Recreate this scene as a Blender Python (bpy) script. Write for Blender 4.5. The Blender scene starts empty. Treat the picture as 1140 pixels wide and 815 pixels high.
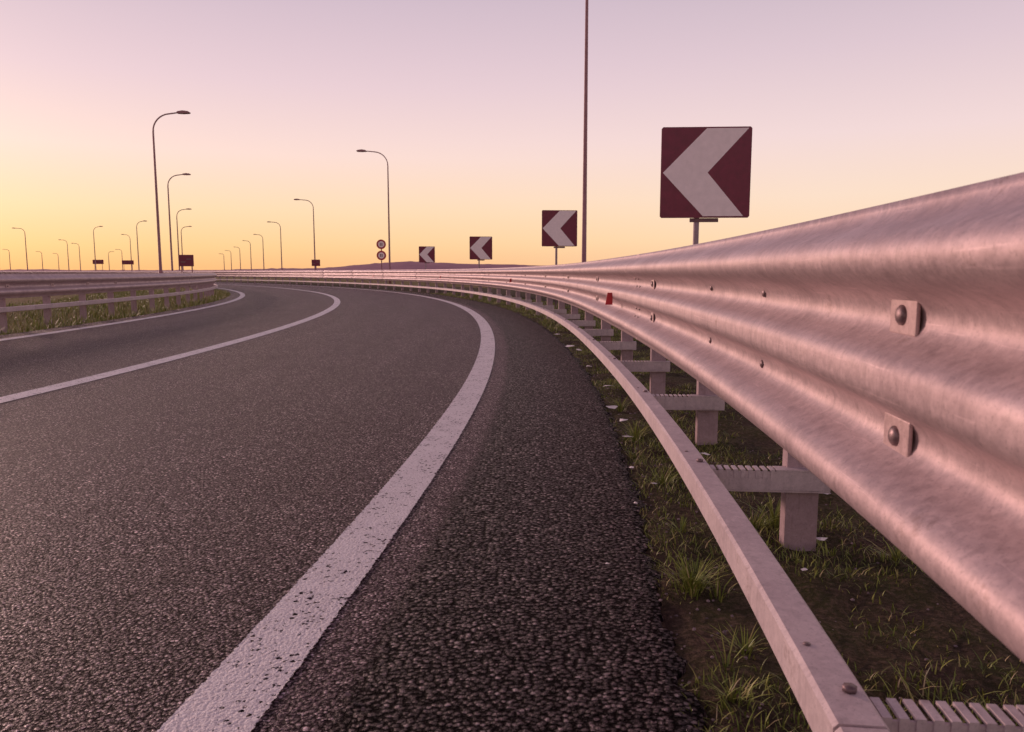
import bpy, bmesh, math, random
from mathutils import Vector, noise
random.seed(7)
sc = bpy.context.scene
sc.view_settings.view_transform = 'Standard'
sc.view_settings.look = 'None'
sc.view_settings.exposure = 0

# ------------------------------------------------------------ road alignment
DS = 0.1
X0, Y0 = -0.31, 8.5
def curv(s):
    if s < 0: return 1/66.0
    if s < 35: return 1/85.0
    if s < 90: return 1/125.0
    return 1/600.0
fw = [(X0, Y0, 0.0)]
for i in range(6000):
    x, y, a = fw[-1]
    a2 = a + curv(i*DS)*DS; am = (a+a2)/2
    fw.append((x-math.sin(am)*DS, y+math.cos(am)*DS, a2))
bw = [(X0, Y0, 0.0)]
for i in range(400):
    x, y, a = bw[-1]
    a2 = a - curv(-1)*DS; am = (a+a2)/2
    bw.append((x+math.sin(am)*DS, y-math.cos(am)*DS, a2))
def ref(s, o=0.0):
    t = fw if s >= 0 else bw
    k = abs(s)/DS; i = min(int(k), len(t)-2); f = k-i
    x = t[i][0]*(1-f)+t[i+1][0]*f; y = t[i][1]*(1-f)+t[i+1][1]*f; a = t[i][2]*(1-f)+t[i+1][2]*f
    return (x+math.cos(a)*o, y+math.sin(a)*o, a)
def stations(s0, s1, fine=0.2):
    out = []; s = s0
    while s < s1:
        out.append(s)
        s += fine if s < 12 else (0.6 if s < 60 else 2.5)
    out.append(s1)
    return out
def sm(t):
    t = max(0, min(1, t)); return t*t*(3-2*t)

# ------------------------------------------------------------ helpers
def new_obj(name, verts, faces, mat=None, smooth=False, parent=None):
    me = bpy.data.meshes.new(name)
    me.from_pydata(verts, [], faces); me.update()
    ob = bpy.data.objects.new(name, me)
    sc.collection.objects.link(ob)
    if mat: me.materials.append(mat)
    if smooth:
        for p in me.polygons: p.use_smooth = True
    if parent: ob.parent = parent
    return ob
def empty(name):
    e = bpy.data.objects.new(name, None); sc.collection.objects.link(e); return e

class MB:
    def __init__(self): self.v = []; self.f = []
    def box(self, c, ax, ay, az):
        c = Vector(c); ax = Vector(ax); ay = Vector(ay); az = Vector(az)
        b = len(self.v)
        for k in (-1, 1):
            for j in (-1, 1):
                for i in (-1, 1):
                    self.v.append(tuple(c+ax*i+ay*j+az*k))
        for q in ((0,2,3,1),(4,5,7,6),(0,1,5,4),(2,6,7,3),(0,4,6,2),(1,3,7,5)):
            self.f.append(tuple(b+k for k in q))
    def prism(self, poly, c, ex, ey, ez, depth):
        b = len(self.v); n = len(poly); c = Vector(c)
        for d in (0, depth):
            for p in poly: self.v.append(tuple(c+ex*p[0]+ey*p[1]+ez*d))
        self.f.append(tuple(b+i for i in range(n))[::-1])
        self.f.append(tuple(b+n+i for i in range(n)))
        for i in range(n):
            j = (i+1) % n; self.f.append((b+i, b+j, b+n+j, b+n+i))
    def tube(self, pts, rads, n=8, cap=True):
        b = len(self.v); m = len(pts)
        pts = [Vector(p) for p in pts]
        for i, p in enumerate(pts):
            t = (pts[min(i+1, m-1)]-pts[max(i-1, 0)]).normalized()
            u = t.cross(Vector((0.3, 1, 0.02))).normalized() if abs(t.y) < .9 else t.cross(Vector((1, 0, 0))).normalized()
            w = t.cross(u)
            for k in range(n):
                a = 2*math.pi*k/n
                self.v.append(tuple(p+(u*math.cos(a)+w*math.sin(a))*rads[i]))
        for i in range(m-1):
            for k in range(n):
                k2 = (k+1) % n
                self.f.append((b+i*n+k, b+i*n+k2, b+(i+1)*n+k2, b+(i+1)*n+k))
        if cap:
            self.f.append(tuple(b+k for k in range(n))[::-1])
            self.f.append(tuple(b+(m-1)*n+k for k in range(n)))
    def obj(self, name, mat, parent=None, smooth=False, bevel=0):
        ob = new_obj(name, self.v, self.f, mat, smooth, parent)
        bm = bmesh.new(); bm.from_mesh(ob.data); bmesh.ops.recalc_face_normals(bm, faces=bm.faces); bm.to_mesh(ob.data); bm.free()
        if bevel:
            m = ob.modifiers.new('bevel', 'BEVEL'); m.width = bevel; m.segments = 2; m.limit_method = 'ANGLE'
        return ob

def strip(name, sts, offs, zf, mat, parent=None, smooth=True):
    v = []; f = []; uv = []
    n = len(offs)
    for s in sts:
        for o in offs:
            x, y, a = ref(s, o); v.append((x, y, zf(s, o))); uv.append((o, s))
    for i in range(len(sts)-1):
        for j in range(n-1):
            f.append((i*n+j, i*n+j+1, (i+1)*n+j+1, (i+1)*n+j))
    ob = new_obj(name, v, f, mat, smooth, parent)
    ul = ob.data.uv_layers.new(name='UVMap')
    for l in ob.data.loops: ul.data[l.index].uv = uv[l.vertex_index]
    return ob

# ------------------------------------------------------------ node helpers
def mat_new(name):
    m = bpy.data.materials.new(name); m.use_nodes = True
    nt = m.node_tree; nt.nodes.clear()
    out = nt.nodes.new('ShaderNodeOutputMaterial')
    b = nt.nodes.new('ShaderNodeBsdfPrincipled')
    nt.links.new(b.outputs[0], out.inputs[0])
    return m, nt, b, out
class G:
    def __init__(s, nt): s.nt = nt
    def n(s, t, **k):
        nd = s.nt.nodes.new(t)
        for a, b in k.items(): setattr(nd, a, b)
        return nd
    def l(s, a, b): s.nt.links.new(a, b)
    def obj(s): return s.n('ShaderNodeTexCoord').outputs['Object']
    def sep(s, v):
        q = s.n('ShaderNodeSeparateXYZ'); s.l(v, q.inputs[0]); return q.outputs
    def mapping(s, v, sc):
        q = s.n('ShaderNodeMapping'); q.inputs['Scale'].default_value = sc; s.l(v, q.inputs[0]); return q.outputs[0]
    def noise(s, v, scale, detail=3, rough=.55, out='Fac'):
        q = s.n('ShaderNodeTexNoise'); q.inputs['Scale'].default_value = scale; q.inputs['Detail'].default_value = detail; q.inputs['Roughness'].default_value = rough
        if v: s.l(v, q.inputs['Vector'])
        return q.outputs[out]
    def voro(s, v, scale, feat='F1'):
        q = s.n('ShaderNodeTexVoronoi', feature=feat); q.inputs['Scale'].default_value = scale; s.l(v, q.inputs['Vector']); return q
    def math(s, op, a, b=None, c=None, clamp=False):
        q = s.n('ShaderNodeMath', operation=op); q.use_clamp = clamp
        for i, x in enumerate((a, b, c)):
            if x is None: continue
            if isinstance(x, (int, float)): q.inputs[i].default_value = x
            else: s.l(x, q.inputs[i])
        return q.outputs[0]
    def mr(s, v, a, b, c=0, d=1):
        q = s.n('ShaderNodeMapRange'); s.l(v, q.inputs[0])
        for i, x in enumerate((a, b, c, d)): q.inputs[i+1].default_value = x
        return q.outputs[0]
    def ramp(s, v, stops, interp='LINEAR'):
        q = s.n('ShaderNodeValToRGB'); e = q.color_ramp.elements; q.color_ramp.interpolation = interp
        while len(e) < len(stops): e.new(0.5)
        for i, (p, c) in enumerate(stops):
            e[i].position = p; e[i].color = (*c, 1)
        s.l(v, q.inputs[0]); return q.outputs[0]
    def mix(s, f, a, b, bt='MIX'):
        q = s.n('ShaderNodeMix', data_type='RGBA', blend_type=bt)
        if isinstance(f, (int, float)): q.inputs[0].default_value = f
        else: s.l(f, q.inputs[0])
        for i, x in ((6, a), (7, b)):
            if isinstance(x, tuple): q.inputs[i].default_value = (*x, 1)
            else: s.l(x, q.inputs[i])
        return q.outputs[2]
    def bump(s, h, strength, dist, nrm=None):
        q = s.n('ShaderNodeBump'); q.inputs['Strength'].default_value = strength; q.inputs['Distance'].default_value = dist
        s.l(h, q.inputs['Height'])
        if nrm: s.l(nrm, q.inputs['Normal'])
        return q.outputs[0]
    def warp(s, v, scale, amt):
        nz = s.noise(v, scale, 2, .6, 'Color')
        a = s.n('ShaderNodeVectorMath', operation='MULTIPLY_ADD')
        s.l(nz, a.inputs[0]); a.inputs[1].default_value = (amt,)*3; s.l(v, a.inputs[2])
        return a.outputs[0]

# asphalt
asph, nt, B, _ = mat_new('asphalt'); g = G(nt)
oc = g.obj(); uvn = g.n('ShaderNodeUVMap').outputs[0]; U = g.sep(uvn)
ow = g.warp(oc, 120, .012)
big = g.noise(oc, .9, 4)
wear = g.noise(g.mapping(uvn, (2.2, .10, 1)), 1.0, 4)
wob = g.math('MULTIPLY_ADD', g.noise(oc, 9, 4, .7), .12, g.math('ADD', U[0], -.06))
should = g.mr(wob, .24, .30)
def grainset(scale):
    vo = g.voro(ow, scale)
    return vo.outputs['Distance'], g.sep(vo.outputs['Color'])[0]
vd, vc = grainset(100)
vd2, vc2 = grainset(70)
def gm(a, b):
    q = g.n('ShaderNodeMix', data_type='FLOAT'); g.l(should, q.inputs[0]); g.l(a, q.inputs[2]); g.l(b, q.inputs[3]); return q.outputs[0]
VD = gm(vd, vd2); VC = gm(vc, vc2)
cav_shade = g.mr(VD, .22, .58, 1, .03)  # crevice shade between grains, multiplied into base colour and specular
grain = g.ramp(VC, [(0, (.007,.006,.008)), (.45, (.024,.017,.023)), (.68, (.085,.057,.072)), (.85, (.25,.175,.205)), (.95, (.72,.55,.60)), (1, (.90,.72,.76))])
fine = g.noise(oc, 260, 2)
c1 = g.mix(g.mr(fine, .35, .65, 0, .3), grain, (.018,.013,.017))
mid = g.noise(oc, 17, 3, .7)
tone = g.math('MULTIPLY', g.mr(big, .3, .7, .75, 1.25), g.mr(wear, .3, .7, .65, 1.4))
tone = g.math('MULTIPLY', tone, g.mr(mid, .3, .7, .6, 1.4))
tone = g.math('MULTIPLY', tone, g.mr(should, 0, 1, 1.55, .58))
tone = g.math('MULTIPLY', tone, cav_shade)
seam = g.math('SUBTRACT', 1, g.mr(g.math('ABSOLUTE', g.math('ADD', wob, -.27)), 0, .018), clamp=True)
tone = g.math('MULTIPLY', tone, g.mr(seam, 0, 1, 1, .35))
ghost = g.math('SUBTRACT', 1, g.mr(g.math('ABSOLUTE', g.math('ADD', wob, -.165)), .03, .08), clamp=True)
gh = g.math('MULTIPLY', ghost, g.mr(g.noise(oc, 70, 3, .7), .45, .7, 0, .5))
cc = g.n('ShaderNodeVectorMath', operation='SCALE'); g.l(c1, cc.inputs[0]); g.l(tone, cc.inputs['Scale'])
fc = g.mix(gh, cc.outputs[0], (.26,.185,.21))
g.l(fc, B.inputs['Base Color'])
g.l(g.mr(VC, 0, 1, .58, .32), B.inputs['Roughness'])
g.l(g.math('MULTIPLY', cav_shade, g.mr(should, 0, 1, .62, .40)), B.inputs['Specular IOR Level'])
B.inputs['Specular Tint'].default_value = (1, .74, .86, 1)
g.l(g.math('MULTIPLY', g.mr(cav_shade, 0, 1, .25, 1), g.mr(should, 0, 1, .44, .16)), B.inputs['Sheen Weight']); B.inputs['Sheen Roughness'].default_value = .20
B.inputs['Sheen Tint'].default_value = (1, .50, .68, 1)
h = g.math('ADD', g.math('MULTIPLY', g.math('SUBTRACT', 1, VD), g.mr(VC, 0, 1, .3, 1.6)), g.math('MULTIPLY', fine, .4))
g.l(g.bump(h, 1, .014), B.inputs['Normal'])

# paint
paint, nt, B, out = mat_new('road_paint'); g = G(nt)
oc = g.obj(); uvn = g.n('ShaderNodeUVMap').outputs[0]; U = g.sep(uvn)
v1 = g.voro(g.warp(oc, 120, .012), 100); v1c = g.sep(v1.outputs['Color'])
sp = g.noise(oc, 120, 3, .6); lo = g.noise(oc, 6, 4)
col = g.mix(g.mr(sp, .35, .65), (.76,.68,.70), (.95,.88,.89))
col = g.mix(g.mr(lo, .4, .75, 0, .2), col, (.48,.40,.43))
col = g.mix(g.mr(g.noise(oc, 210, 2, .7), .56, .66, 0, .5), col, (.24,.18,.20))
g.l(col, B.inputs['Base Color']); B.inputs['Roughness'].default_value = .6
g.l(g.bump(g.math('ADD', g.math('SUBTRACT', 1, v1.outputs['Distance']), g.math('MULTIPLY', sp, .8)), .8, .007), B.inputs['Normal'])
hole = g.math('GREATER_THAN', g.math('ADD', g.math('ADD', v1c[0], g.math('MULTIPLY', lo, .55)), g.math('MULTIPLY', sp, .5)), 1.47)
eg = g.math('ABSOLUTE', g.math('SUBTRACT', U[0], .5))
edge = g.math('GREATER_THAN', g.math('MULTIPLY_ADD', g.noise(oc, 60, 3, .7), .12, eg), .545)
msk = g.math('MAXIMUM', hole, edge)
tr = g.n('ShaderNodeBsdfTransparent'); ms = g.n('ShaderNodeMixShader')
g.l(msk, ms.inputs[0]); g.l(B.outputs[0], ms.inputs[1]); g.l(tr.outputs[0], ms.inputs[2]); g.l(ms.outputs[0], out.inputs[0])

# galvanised steel
def steel(name, base, dark, metal=.25, rough=.55, seed=0.0, sp_=.55):
    m, nt, B, _ = mat_new(name); g = G(nt); oc = g.obj()
    mp = g.n('ShaderNodeMapping'); mp.inputs['Location'].default_value = (seed, seed*2, 0); g.l(oc, mp.inputs[0]); oc = mp.outputs[0]
    n1 = g.noise(oc, 4.5, 6, .7); n2 = g.noise(oc, 45, 4, .65)
    n3 = g.noise(g.mapping(oc, (30, 30, 3.0)), 1, 5, .7)
    n4 = g.noise(g.mapping(oc, (9, 3, 90)), 1, 4, .7)
    spot = g.noise(oc, 9, 6, .75); vz_ = g.voro(oc, 70); vzc = g.sep(vz_.outputs['Color'])[0]
    dust = g.noise(oc, 170, 3, .7)
    col = g.mix(g.mr(n1, .32, .68), dark, base)
    col = g.mix(g.mr(n2, .4, .65, 0, .4), col, tuple(min(1, c*1.18) for c in base))
    col = g.mix(g.mr(vzc, 0, 1, 0, .28), col, dark)
    col = g.mix(g.mr(n3, .52, .74, 0, .45), col, tuple(c*.6 for c in dark))
    col = g.mix(g.mr(n4, .62, .70, 0, .35), col, tuple(min(1, c*1.35) for c in base))
    col = g.mix(g.mr(spot, .60, .70, 0, sp_), col, (.20,.11,.10))
    col = g.mix(g.mr(dust, .55, .70, 0, .5), col, tuple(c*.6 for c in dark))
    g.l(col, B.inputs['Base Color']); B.inputs['Metallic'].default_value = metal
    g.l(g.math('ADD', g.mr(n1, .3, .7, rough+.08, rough-.03), g.mr(n2, .3, .7, -.06, .08)), B.inputs['Roughness'])
    g.l(g.bump(g.math('ADD', n2, g.math('MULTIPLY', n1, 1.0)), .22, .003), B.inputs['Normal'])
    return m
M_beam = steel('galvanised_beam', (.62,.47,.48), (.38,.275,.29), .42, .50)
M_low = steel('galvanised_rail', (.66,.54,.55), (.46,.36,.38), .15, .6, 3)
M_post = steel('galvanised_post', (.46,.33,.36), (.28,.19,.21), .15, .65, 9)
M_bolt = steel('bolt_steel', (.26,.18,.19), (.14,.09,.10), .6, .45, 5)
M_plate = steel('plate_steel', (.62,.46,.46), (.40,.27,.27), .3, .5, 15, .8)
M_lamp = steel('lamp_steel', (.42,.21,.23), (.30,.14,.16), .1, .6, 5)

def plain(name, c, rough=.6, var=.15):
    m, nt, B, _ = mat_new(name); g = G(nt)
    n = g.noise(g.obj(), 14, 4)
    col = g.mix(g.mr(n, .3, .7), tuple(x*(1-var) for x in c), tuple(min(1, x*(1+var)) for x in c))
    g.l(col, B.inputs['Base Color']); B.inputs['Roughness'].default_value = rough
    return m
M_signred = plain('sign_maroon', (.18,.010,.042), .42)
M_signwhite = plain('sign_white', (.95,.80,.82), .5, .05)
M_signback = plain('sign_back', (.20,.10,.11), .6)
M_refl = plain('reflector_red', (.60,.035,.045), .4)

def groundmat(name, cols, sc1=1.2):
    m, nt, B, _ = mat_new(name); g = G(nt); oc = g.obj()
    a = g.noise(oc, sc1, 6, .65); b = g.noise(oc, 45, 4, .7)
    col = g.mix(g.mr(a, .35, .65), cols[0], cols[1]); col = g.mix(g.mr(b, .45, .75, 0, .8), col, cols[2])
    g.l(col, B.inputs['Base Color']); B.inputs['Roughness'].default_value = .95; B.inputs['Specular IOR Level'].default_value = .1
    g.l(g.bump(b, 1, .03), B.inputs['Normal']); return m
M_soil = groundmat('verge_soil', ((.055,.033,.027), (.058,.058,.020), (.20,.13,.095)), 3)
M_field = groundmat('field_grass', ((.20,.13,.06), (.14,.14,.04), (.25,.16,.09)), .15)
M_hill = groundmat('hill_hazed', ((.34,.17,.22), (.42,.22,.26), (.48,.26,.28)), .02)  # mauve of distance haze put into the hills' base colour

blade, nt, B, _ = mat_new('grass_blades'); g = G(nt)
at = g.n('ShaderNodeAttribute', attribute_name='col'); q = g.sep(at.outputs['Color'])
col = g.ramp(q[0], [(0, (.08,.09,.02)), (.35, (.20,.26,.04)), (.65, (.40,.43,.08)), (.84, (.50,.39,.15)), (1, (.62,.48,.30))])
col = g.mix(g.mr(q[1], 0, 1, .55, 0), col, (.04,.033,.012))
g.l(col, B.inputs['Base Color']); B.inputs['Roughness'].default_value = .5
B.inputs['Specular IOR Level'].default_value = .35

# ------------------------------------------------------------ ground, road
gv = []; gf = []
R = [0, 60, 200, 700, 2500, 7000]; n = 48
gv.append((0, 0, -.06))
for r in R[1:]:
    for k in range(n): gv.append((r*math.cos(2*math.pi*k/n), r*math.sin(2*math.pi*k/n), -.06))
for k in range(n): gf.append((0, 1+k, 1+(k+1) % n))
for i in range(len(R)-2):
    for k in range(n):
        a = 1+i*n; gf.append((a+k, a+n+k, a+n+(k+1) % n, a+(k+1) % n))
new_obj('ground', gv, gf, M_field)

ST = stations(-15, 420, .25)
strip('road', ST, [-7.75, -6, -4, -2, -1, -.4, .1, .5, .9, 1.02], lambda s, o: 0, asph)
def line(name, o, w, z, mat, s0=-15, s1=400):
    ob = strip(name, stations(s0, s1, .2), [o-w/2, o+w/2], lambda s, q: z, mat)
    ul = ob.data.uv_layers[0]
    for l in ob.data.loops:
        u = ul.data[l.index].uv; ul.data[l.index].uv = ((u[0]-(o-w/2))/w, u[1])
    return ob
line('edge_line', 0, .21, .004, paint)
line('lane_line', -3.65, .21, .004, paint)
line('edge_line', -7.2, .21, .004, paint)

def vz(s, o):
    x, y, a = ref(s, o)
    e = sm((o-1.0)/.12)
    return -.02 + e*(.030*noise.noise(Vector((x*3, y*3, 0)))+.022*noise.noise(Vector((x*11, y*11, 3)))) + .012*e
offs = [.93, 1.0, 1.04, 1.08]+[1.12+.06*i for i in range(28)]+[3.2, 4, 6, 9]
strip('grass_verge', [-10+.08*i for i in range(240)]+stations(9.3, 300, .4), offs, lambda s, o: vz(s, o) if o < 3 else -.02-.04*sm((o-3)/5), M_soil)
v = []; f = []; euv = []
ss = [-9+.02*i for i in range(1400)]
for s in ss:
    w = 1.075+.05*noise.noise(Vector((s*1.7, 0, 0)))+.04*noise.noise(Vector((s*9, 5, 0)))+.025*noise.noise(Vector((s*25, 5, 0)))
    for o, z in ((1.02, 0), (max(1.025, w-.012), -.002), (w, -.03)):
        x, y, a = ref(s, o); v.append((x, y, z)); euv.append((o, s))
for i in range(len(ss)-1):
    for j in range(2): f.append((i*3+j, i*3+j+1, i*3+j+4, i*3+j+3))
eo = new_obj('asphalt_edge', v, f, asph, True)
ul = eo.data.uv_layers.new(name='UVMap')
for l in eo.data.loops: ul.data[l.index].uv = euv[l.vertex_index]

# grass blades
def grass(name, count, area, hmin, hmax, thr, wide=1.0, seed=1, tufts=(), shift=0.0):
    rnd = random.Random(seed); V = []; F = []; C = []
    def blade_at(x, y, z, h, bend, ang, w, c):
        b = len(V); dx, dy = math.cos(ang), math.sin(ang); px, py = -dy, dx
        for k, (t, ww) in enumerate(((0, 1), (.4, .85), (.75, .5), (1, .06))):
            ox = dx*bend*t*t; oy = dy*bend*t*t; zz = z+h*(t-.25*t*t*(bend/h if h else 0))
            for sgn in (-1, 1):
                V.append((x+ox+px*w*ww*sgn, y+oy+py*w*ww*sgn, zz)); C.append((c, t))
        for k in range(3): F.append((b+2*k, b+2*k+1, b+2*k+3, b+2*k+2))
    for _ in range(count):
        s, o = area(rnd)
        x, y, a = ref(s, o)
        nz = noise.noise(Vector((x*1.6, y*1.6, 7)))+.5*noise.noise(Vector((x*5, y*5, 2)))
        if nz < thr+rnd.uniform(-.25, .25): continue
        k = 1+sm(nz)*.8
        h = rnd.uniform(hmin, hmax)*k
        z = vz(s, o) if 1 < o < 3 else -.05
        blade_at(x, y, z-.005, h, h*rnd.uniform(.2, 1.1), rnd.uniform(0, 6.28), rnd.uniform(.0014, .003)*wide, min(1, max(0, rnd.gauss(.45+shift, .25))))
    for (tx, ty, nb, th) in tufts:
        for i in range(nb):
            r = abs(rnd.gauss(0, .03)); an = rnd.uniform(0, 6.28); h = th*rnd.uniform(.5, 1.2)
            blade_at(tx+r*math.cos(an), ty+r*math.sin(an), -.015, h, h*rnd.uniform(.4, 1.3), an+rnd.uniform(-.5, .5), rnd.uniform(.0015, .003), min(1, max(0, rnd.gauss(.5, .2))))
    ob = new_obj(name, V, F, blade)
    ca = ob.data.color_attributes.new('col', 'FLOAT_COLOR', 'POINT')
    ca.data.foreach_set('color', [q for c in C for q in (c[0], c[1], 0, 1)])
    return ob
rr = random.Random(3)
T = [(.565, 2.35, 70, .10), (.60, 2.42, 50, .09), (.52, 1.72, 50, .07), (.62, 1.95, 40, .07), (1.05, 3.0, 60, .13), (.95, 2.95, 50, .1), (.72, 3.6, 50, .1), (.75, 4.6, 60, .12), (.80, 5.6, 60, .13), (1.35, 2.6, 50, .09), (.66,2.9,40,.08)]
for i in range(110):
    s = rr.uniform(-7, 14); x, y, a = ref(s, rr.uniform(1.08, 2.8)); T.append((x, y, rr.randint(12, 45), rr.uniform(.03, .12)))
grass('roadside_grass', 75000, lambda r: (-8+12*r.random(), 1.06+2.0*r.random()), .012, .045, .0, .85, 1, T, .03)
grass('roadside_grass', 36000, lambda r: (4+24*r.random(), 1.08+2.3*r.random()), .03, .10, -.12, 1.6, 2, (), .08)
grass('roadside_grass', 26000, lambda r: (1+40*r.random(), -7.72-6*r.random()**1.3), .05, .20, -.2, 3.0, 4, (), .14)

# gravel / debris
def gravel(name, pts, mat):
    mb = MB(); rnd = random.Random(11)
    for (x, y, z, r) in pts:
        b = len(mb.v); n = 6
        for (hz, rad) in ((-.3, .8), (.25, 1), (.7, .55)):
            for k in range(n):
                a = 2*math.pi*k/n+rnd.uniform(-.3, .3); q = r*rad*rnd.uniform(.6, 1.2)
                mb.v.append((x+q*math.cos(a), y+q*math.sin(a)*.8, z+r*hz*rnd.uniform(.6, 1.1)))
        for i in range(2):
            for k in range(n):
                k2 = (k+1) % n; mb.f.append((b+i*n+k, b+i*n+k2, b+(i+1)*n+k2, b+(i+1)*n+k))
        mb.f.append(tuple(b+2*n+k for k in range(n)))
    return mb.obj(name, mat)
M_grav = plain('gravel_stone', (.22,.155,.17), .85, .75)
pts = []
for i in range(2800):
    s = rr.uniform(-8, 12); o = 1.08+rr.gauss(0, .09) if i % 2 else 1.06+abs(rr.gauss(0, .5)); x, y, a = ref(s, o); pts.append((x, y, (vz(s, o) if o > 1.06 else 0)+.004, rr.uniform(.002, .0075)))
for i in range(1500):
    s = rr.uniform(-8, 8); o = 1.04-abs(rr.gauss(0, .4)); x, y, a = ref(s, o); pts.append((x, y, .002, rr.uniform(.0012, .0045)))
pts += [(-.39, 1.72, .006, .010), (-.34, 1.66, .006, .008), (-.37,1.8,.005,.006)]
gravel('gravel', pts, M_grav)
M_lit = plain('litter_paper', (.85,.76,.76), .8)
mb = MB()
for (s, o, r) in [(-2.9, 1.10, .055), (-3.4, 1.14, .05), (-1.9, 1.16, .06), (1.6, 1.1, .08), (1.2, 1.17, .06), (-5.6, 1.7, .025), (-5.0,1.9,.03), (3.5, 1.12, .08), (-6.3,2.0,.02),(-4.3,1.5,.035),(-.5,1.12,.05),(-5.2,1.05,.012),(-5.9,.9,.01),(-6.6,2.2,.018),(-3.9,1.12,.04),(-1.2,1.3,.05),(-4.6,1.08,.018),(-5.9,1.55,.018),(-4.9,1.16,.02)]:
    x, y, a = ref(s, o); b = len(mb.v); k = 6
    for j in range(k):
        an = 6.28*j/k; q = r*rr.uniform(.5, 1.1); mb.v.append((x+q*math.cos(an), y+q*.7*math.sin(an), .015+rr.uniform(0, r*.35)))
    mb.v.append((x, y, .018+r*.3))
    for j in range(k): mb.f.append((b+j, b+(j+1) % k, b+k))
mb.obj('litter', M_lit)

# ------------------------------------------------------------ guardrails
def frame(s, o):
    x, y, a = ref(s, o)
    return Vector((x, y, 0)), Vector((math.cos(a), math.sin(a), 0)), Vector((-math.sin(a), math.cos(a), 0))
UP = Vector((0, 0, 1))
def sweep(mb, prof, sts, ofn, closed=False):
    b = len(mb.v); n = len(prof)
    for s in sts:
        o0 = ofn(s)
        for (du, z) in prof:
            x, y, a = ref(s, o0+du); mb.v.append((x, y, z))
    m = n if closed else n-1
    for i in range(len(sts)-1):
        for j in range(m):
            j2 = (j+1) % n
            mb.f.append((b+i*n+j, b+i*n+j2, b+(i+1)*n+j2, b+(i+1)*n+j))
    if closed:
        mb.f.append(tuple(b+j for j in range(n))); mb.f.append(tuple(b+(len(sts)-1)*n+j for j in range(n))[::-1])

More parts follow.
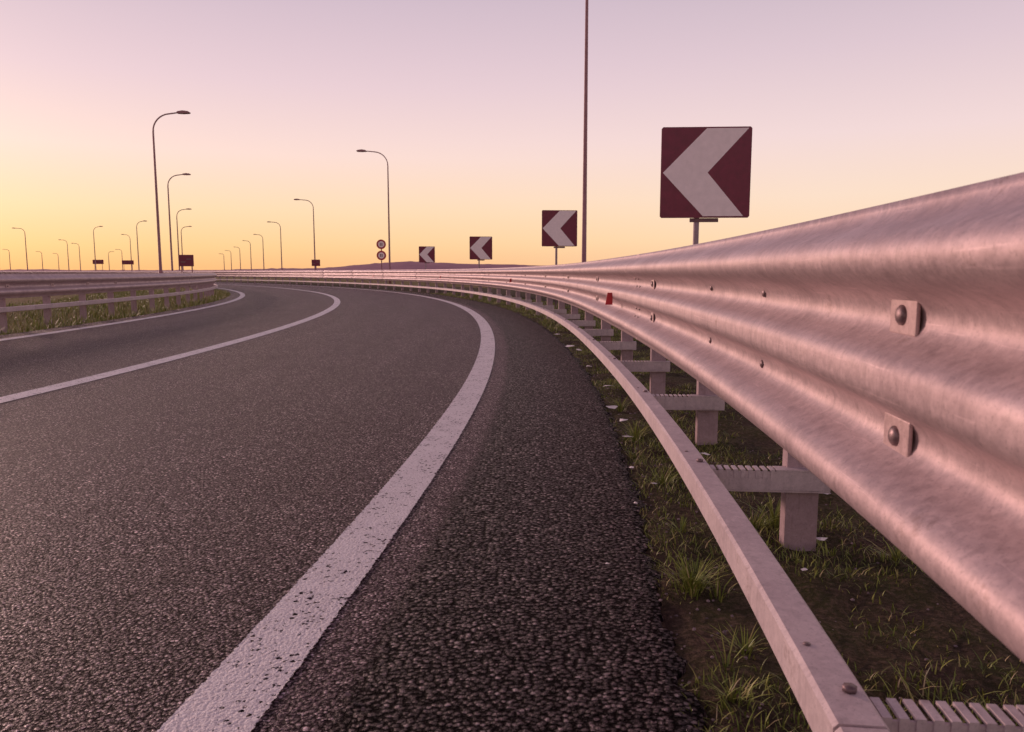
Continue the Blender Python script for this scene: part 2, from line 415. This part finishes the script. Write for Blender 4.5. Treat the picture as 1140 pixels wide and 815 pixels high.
def build_rail(right=True):
    P = empty('guardrail')
    if right:
        sg = 1; ztop, hgt, dep, peaks = 1.125, .605, .095, 3
        ofn = lambda s: 1.13+.155*sm((0-s)/8.0)
        lowz, lofn = .31, (lambda s: 1.09+.125*sm((0-s)/8.0))
        s0, s1 = -12, 380
        plist = [-8.8, -7.17, -5.63, -4.00, -2.32]+[-.62+1.7*k for k in range(90)]
        postoff = .36
    else:
        sg = -1; ztop, hgt, dep, peaks = .965, .42, .085, 2
        ofn = lambda s: -8.25
        lowz, lofn = .40, (lambda s: -8.22)
        s0, s1 = -12, 380
        plist = [-11.4+1.7*k for k in range(95)]
        postoff = .22
    def pd(t):
        c = math.cos(2*math.pi*peaks*t)
        d = .5+.5*math.tanh(1.25*c)/math.tanh(1.25)
        if peaks == 3:
            m_ = math.exp(-((t-.5)/.09)**2)
            d = d+.22*m_*(1-d)
        return d
    N = 16*peaks
    prof = [(sg*pd(i/N)*dep, ztop-hgt*i/N) for i in range(N+1)]
    prof = [(sg*(dep+.012), ztop-.012), (sg*(dep+.006), ztop-.002)]+prof+[(sg*(dep+.008), ztop-hgt+.003), (sg*(dep+.013), ztop-hgt+.014)]
    lap0 = -3.15 if right else -2.0
    L = 6.8
    joints = [lap0+L*i for i in range(-1, 9)]
    segs = []; prev = s0
    for j in joints:
        if j > prev: segs.append((prev, j)); prev = j
    segs.append((prev, s1))
    mb = MB()
    for k, (a, b) in enumerate(segs):
        last = k == len(segs)-1
        e = b if last else b+.28
        sts = stations(a, e, .2)
        # each following panel tucks behind the end of the one before it
        def of(s, a=a, k=k): return ofn(s)+sg*(.0030*(1-sm((s-a-.28)/.6)) if k else 0)
        sweep(mb, prof, sts, of)
    beam = mb.obj('beam', M_beam, P, True)
    so = beam.modifiers.new('solid', 'SOLIDIFY'); so.thickness = .002; so.offset = 0
    w, hh = .085, .085; c = .008
    pr = [(c, lowz), (w-c, lowz), (w, lowz-c), (w, lowz-hh+c), (w-c, lowz-hh), (c, lowz-hh), (0, lowz-hh+c), (0, lowz-c)]
    pr = [(sg*u, z) for u, z in pr]
    mb = MB()
    lj = [-7.27+6.8*i for i in range(0, 9)]
    prev = s0
    for j in lj+[s1]:
        if j-.004 > prev:
            sweep(mb, pr, stations(prev, j-.004, .2), lofn, True); prev = j+.004
    mb.obj('lower_rail', M_low, P, False)
    pm = MB(); bm_ = MB(); bo = MB(); pl = MB()
    for s in plist:
        near = s < 14
        o = ofn(s)+sg*postoff
        C, Nn, Tt = frame(s, o)
        top = ztop-.12
        hw, d, t = .058, .055, .006
        pm.box(C+UP*(top/2-.15), Nn*hw, Tt*t, UP*(top/2+.15))
        for q in (-1, 1):
            pm.box(C+Nn*(q*(hw-t))+Tt*(d/2+t+.0005)+UP*(top/2-.15), Nn*t, Tt*(d/2), UP*(top/2+.15))
        if near and right:
            for q in (-1, 1):
                pm.box(C+Nn*(q*(hw-2*t-.012))+Tt*(d+t*2+.001)+UP*(top/2-.15), Nn*.012, Tt*t*.6, UP*(top/2+.15))
        inner = abs(postoff)-hw-dep
        if inner > .02:
            zc = ztop-hgt*.5
            pm.box(C-Nn*sg*(hw+inner/2)+UP*zc, Nn*(inner/2), Tt*.04, UP*.12)
        ofs = lofn(s)+sg*.085
        end = o+sg*.085
        ln = abs(end-ofs); mid = (end+ofs)/2
        bC, _, _ = frame(s, mid)
        yb = -.045
        zt = lowz-.012
        bm_.box(bC+Tt*yb+UP*(zt-.042), Nn*(ln/2), Tt*.003, UP*.034)
        bm_.box(bC+Tt*(yb+.022)+UP*(zt-.081), Nn*(ln/2), Tt*.022, UP*.003)
        solid0 = ln*.55
        sC, _, _ = frame(s, end-sg*(ln-solid0)/2)
        bm_.box(sC+Tt*(yb+.026)+UP*(zt-.004), Nn*((ln-solid0)/2), Tt*.030, UP*.003)
        if near:
            nt_ = 9
            for k in range(nt_):
                u = ofs+sg*(solid0*(k+.5)/nt_)
                tC, _, _ = frame(s, u)
                bm_.box(tC+Tt*(yb+.024)+UP*(zt-.004), Nn*(solid0/nt_*.29), Tt*.030, UP*.003)
                bm_.box(tC+Tt*(yb-.0035)+UP*(zt-.018), Nn*(solid0/nt_*.29), Tt*.002, UP*.014)
            lC, _, _ = frame(s, lofn(s)+sg*.055)
            hexp = [(.012*math.cos(math.pi/3*k), .012*math.sin(math.pi/3*k)) for k in range(6)]
            bo.prism(hexp, lC+UP*(lowz+.0005), Nn, Tt, UP, .009)
            lC, _, _ = frame(s, lofn(s)+sg*.028)
            bo.prism([(q[0]*.6, q[1]*.6) for q in hexp], lC+Tt*.16+UP*(lowz+.0005), Nn, Tt, UP, .002)
    pm.obj('posts', M_post, P, False, .002)
    bm_.obj('brackets', M_low, P, False)
    def beam_bolt(s, z, plate=True, r=.018):
        t = (ztop-z)/hgt; d = pd(t)*dep
        C, Nn, Tt = frame(s, ofn(s)+sg*d); out_ = Nn*(-sg)
        if plate:
            pl.box(C+UP*z+out_*.010, out_*.004, Tt*.056, UP*.034)
            b0 = .014
        else: b0 = .002
        base = C+UP*z+out_*b0
        rings = ((0, 1), (.35, .97), (.7, .72), (.95, .3))
        b = len(bo.v); n = 14
        for (hh_, rr_) in rings:
            for k in range(n):
                a = 2*math.pi*k/n
                bo.v.append(tuple(base+out_*(hh_*r*.6)+Tt*(r*rr_*math.cos(a))+UP*(r*rr_*math.sin(a))))
        for q in range(3):
            for k in range(n):
                k2 = (k+1) % n; bo.f.append((b+q*n+k, b+q*n+k2, b+(q+1)*n+k2, b+(q+1)*n+k))
        bo.f.append(tuple(b+3*n+k for k in range(n)))
    if right:
        v1, v2 = ztop-hgt/3+.004, ztop-hgt*2/3-.004
        for s in [-7.05+1.7*2*k for k in range(0, 12)]:
            beam_bolt(s, v1); beam_bolt(s, v2)
        for s in [-6.05, -5.25]:
            beam_bolt(s, v1+.01, False, .013); beam_bolt(s, v2+.005, False, .013)
        for j in joints:
            if -8 < j < 30:
                for q in (.06, .20):
                    for z in (v1+.03, v1-.03, v2+.03, v2-.03): beam_bolt(j+q, z, False, .012)
    else:
        for k in range(14):
            beam_bolt(plist[k], ztop-hgt/2, True, .016)
    bo.obj('bolts', M_bolt, P, True)
    if pl.v: pl.obj('washer_plates', M_plate, P, False, .003)
    if right:
        rm = MB()
        for s in (-2.0, 12, 26, 40):
            C, Nn, Tt = frame(s, ofn(s)+dep*.05)
            z = .785
            rm.prism([(-.040, -.055), (.02, -.055), (.02, .045), (-.022, .045)], C+UP*z-Tt*.01, Nn, UP, Tt, .012)
        rm.obj('reflectors', M_refl, P)
    return P
build_rail(True)
build_rail(False)

# ------------------------------------------------------------ street lamps
def lamp(x, y, H=12.0, arm=2.4, side=1, rb=.10):
    P = empty('street_lamp')
    mb = MB(); pts = []; rad = []
    k = H-1.3
    for z in (0, 1.2, 1.201, 4, 8, k):
        pts.append((x, y, z-.06)); rad.append((rb*1.25 if z <= 1.2 else rb*(1-.5*z/H)))
    for i in range(1, 9):
        a = math.pi/2*i/8*.96
        rx = 1.25
        pts.append((x+side*rx*(1-math.cos(a)), y, k+1.2*math.sin(a))); rad.append(rb*.45)
    ex = x+side*arm
    pts.append((ex-side*.75, y, k+1.27)); rad.append(rb*.42)
    mb.tube(pts, rad, 8); mb.obj('pole', M_lamp, P, True)
    h = MB(); c = Vector((ex-side*.35, y, k+1.28))
    poly = [(-.45, -.03), (-.35, .08), (0, .13), (.35, .09), (.5, 0), (.42, -.07), (0, -.09), (-.4, -.07)]
    h.prism(poly, c-Vector((0, .16, 0)), Vector((side, 0, 0)), UP, Vector((0, 1, 0)), .32)
    h.obj('luminaire', M_lamp, P, False, .03)
def K(px): return (px-570)/866.3
lamps = [(179,55.3,1,2.5,.11),(192,89.4,1,2.5,.12),(200,138,1,2.5,.13),(204,190,1,2.5,.15),
 (434,72.4,-1,2.7,.10),(351,120,-1,2.8,.12),(314,173,-1,2.8,.14),(294,230,-1,2.6,.16),(280,275,-1,2.6,.18),(268,344,-1,2.6,.2),
 (31,197,-1,3,.14),(77,268,-1,2.8,.16),(90,300,-1,2.8,.17),(107,190,1,2.2,.13),(147,230,-1,2.4,.14),(155,170,1,2.2,.13),(48,420,-1,3,.22),(12,380,-1,3,.2),(258,400,-1,3,.22),(122,420,1,3,.22),(66,460,-1,3,.22),(250,470,-1,3,.25),(137,380,-1,3,.2)]
for px, Y, sd, arm, rb in lamps: lamp(K(px)*Y, Y, 12, arm, sd, rb)
lamp(K(650)*28, 28, 12.6, 2.6, -1, .09)

# ------------------------------------------------------------ signs
def chevron(px, Y, size, zb, yaw=0):
    P = empty('chevron_sign')
    X = K(px)*Y; c, s_ = math.cos(yaw), math.sin(yaw)
    ex = Vector((c, s_, 0)); ez = Vector((s_, -c, 0))
    O = Vector((X, Y, zb))-ex*(size/2)
    b = MB()
    r = .018
    poly = [(r,0),(1-r,0),(1,r),(1,1-r),(1-r,1),(r,1),(0,1-r),(0,r)]
    b.prism([(u*size, w*size) for u, w in poly], O, ex, UP, ez, .02); b.obj('panel', M_signred, P)
    w = MB()
    ch = [(.022,.50),(.50,.985),(.965,.985),(.52,.50),(.93,.018),(.48,.018)]
    w.prism([(u*size, q*size) for u, q in ch], O+ez*.0205, ex, UP, ez, .003); w.obj('chevron', M_signwhite, P)
    k = MB()
    base = Vector((X, Y, 0))-ex*.08*size-ez*.035
    k.tube([base+UP*(-.06), base+UP*(zb+size*.95)], [.028*size+.004]*2, 10); k.obj('post', M_post, P, True)
    m = MB()
    for q in (.2, .8): m.box(O+ex*size/2+UP*size*q-ez*.006, ex*size*.42, ez*.005, UP*.02)
    m.box(O+ex*size*.5-UP*.025-ez*.01, ex*size*.16, ez*.008, UP*.022)
    m.obj('brackets', M_signback, P)
chevron(782, 8.9, 1.0, 1.61, math.radians(-3))
chevron(622.5, 22.4, 1.02, 1.73, math.radians(5))
chevron(535.5, 35, 1.02, 1.56, math.radians(8))
chevron(475.5, 49, 1.0, 1.60, math.radians(10))

def disc(mb, c, r, y0, th):
    mb.prism([(r*math.cos(6.2832*k/24), r*math.sin(6.2832*k/24)) for k in range(24)], Vector((c[0], y0, c[1])), Vector((1, 0, 0)), UP, Vector((0, -1, 0)), th)
P = empty('speed_limit_sign'); Y = 85; X = K(425)*Y
m = MB(); m.tube([(X, Y+.06, -.06), (X, Y+.06, 4.5)], [.06, .06], 8); m.obj('post', M_lamp, P)
r_, w_, d_ = MB(), MB(), MB()
for z in (4.0, 2.8):
    disc(r_, (X, z), .52, Y, .03); disc(w_, (X, z), .34, Y-.031, .01)
    d_.box((X-.09, Y-.046, z), (.05, 0, 0), (0, .004, 0), (0, 0, .16)); d_.box((X+.09, Y-.046, z), (.05, 0, 0), (0, .004, 0), (0, 0, .16))
M_rim = plain('sign_red', (.45,.03,.06), .5)
r_.obj('rim', M_rim, P); w_.obj('face', M_signwhite, P); d_.obj('numerals', M_signback, P)

def board(name, px, Y, w, h, zc, posts=1):
    P = empty(name); X = K(px)*Y
    b = MB(); b.box((X, Y, zc), (w/2, 0, 0), (0, .03, 0), (0, 0, h/2)); b.obj('panel', M_signred, P, False, .02)
    e = MB()
    for q in (-.2, .2): e.box((X+q*w, Y-.04, zc+q*h*.6), (w*.16, 0, 0), (0, .006, 0), (0, 0, h*.05))
    e.obj('lettering', M_signback, P)
    t = MB()
    for q in ((0,) if posts == 1 else (-.35, .35)):
        t.tube([(X+q*w, Y+.08, -.06), (X+q*w, Y+.08, zc+h/2)], [.05, .05], 8)
    t.obj('posts', M_lamp, P)
board('direction_sign', 208, 68, 1.3, 1.0, 2.0, 2)
board('direction_sign', 110, 200, 2.8, 1.1, 3.6, 2)
board('direction_sign', 143, 210, 3.2, 1.1, 3.6, 2)
board('direction_sign', 352, 110, 1.2, .9, 2.3, 1)

# ------------------------------------------------------------ hills
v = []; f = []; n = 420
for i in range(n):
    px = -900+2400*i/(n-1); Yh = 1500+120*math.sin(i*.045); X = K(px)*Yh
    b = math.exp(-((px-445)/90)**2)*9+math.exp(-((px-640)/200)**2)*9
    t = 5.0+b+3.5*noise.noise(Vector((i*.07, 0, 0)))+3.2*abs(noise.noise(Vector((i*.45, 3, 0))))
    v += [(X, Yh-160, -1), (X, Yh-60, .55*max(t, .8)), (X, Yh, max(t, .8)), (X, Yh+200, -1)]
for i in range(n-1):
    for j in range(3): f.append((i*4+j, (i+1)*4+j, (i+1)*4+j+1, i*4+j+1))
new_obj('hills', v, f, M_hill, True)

# ------------------------------------------------------------ world
SUN_AZ = math.radians(-48); SUN_EL = math.radians(10)
w = bpy.data.worlds.new('World'); sc.world = w; w.use_nodes = True
nt = w.node_tree; nt.nodes.clear(); g = G(nt)
out = g.n('ShaderNodeOutputWorld')
tc = g.n('ShaderNodeTexCoord').outputs['Generated']; S = g.sep(tc)
el = g.mr(S[2], 0, 1)
warm = g.ramp(el, [(0, (1.0,.50,.19)), (.03, (1.0,.62,.27)), (.075, (1.03,.71,.43)), (.14, (1.0,.73,.65)), (.22, (.84,.62,.67)), (.34, (.62,.48,.58)), (.50, (.34,.26,.35)), (1, (.18,.13,.19))])
cool = g.ramp(el, [(0, (1.0,.59,.37)), (.04, (1.03,.73,.48)), (.09, (1.0,.76,.60)), (.16, (.92,.71,.70)), (.25, (.76,.59,.65)), (.36, (.57,.46,.55)), (.52, (.32,.25,.33)), (1, (.18,.13,.19))])
dt = g.math('ADD', g.math('MULTIPLY', S[0], math.sin(SUN_AZ)), g.math('MULTIPLY', S[1], math.cos(SUN_AZ)))
col = g.mix(g.mr(dt, .35, .98), cool, warm)
b1 = g.n('ShaderNodeBackground'); g.l(col, b1.inputs[0]); b1.inputs[1].default_value = .97
sk = g.n('ShaderNodeTexSky'); sk.sky_type = 'NISHITA'; sk.sun_disc = False; sk.sun_elevation = SUN_EL; sk.sun_rotation = SUN_AZ; sk.dust_density = 2
b2 = g.n('ShaderNodeBackground'); g.l(sk.outputs[0], b2.inputs[0]); b2.inputs[1].default_value = .005
ad = g.n('ShaderNodeAddShader'); g.l(b1.outputs[0], ad.inputs[0]); g.l(b2.outputs[0], ad.inputs[1]); g.l(ad.outputs[0], out.inputs[0])
sd = bpy.data.lights.new('sun', 'SUN'); sd.energy = 2.0; sd.angle = math.radians(6); sd.color = (1, .64, .55)
so = bpy.data.objects.new('sun', sd); sc.collection.objects.link(so)
dirv = Vector((math.sin(SUN_AZ)*math.cos(SUN_EL), math.cos(SUN_AZ)*math.cos(SUN_EL), math.sin(SUN_EL)))
so.rotation_euler = (-dirv).to_track_quat('-Z', 'Y').to_euler()

cam = bpy.data.cameras.new('camera'); co = bpy.data.objects.new('camera', cam); sc.collection.objects.link(co)
co.location = (0, 0, 1); co.rotation_euler = (math.radians(90-6.93), 0, 0)
cam.sensor_width = 36; cam.lens = 27.16; cam.clip_start = .02; cam.clip_end = 20000
cam.dof.use_dof = True; cam.dof.focus_distance = 4.5; cam.dof.aperture_fstop = 9.0
sc.camera = co
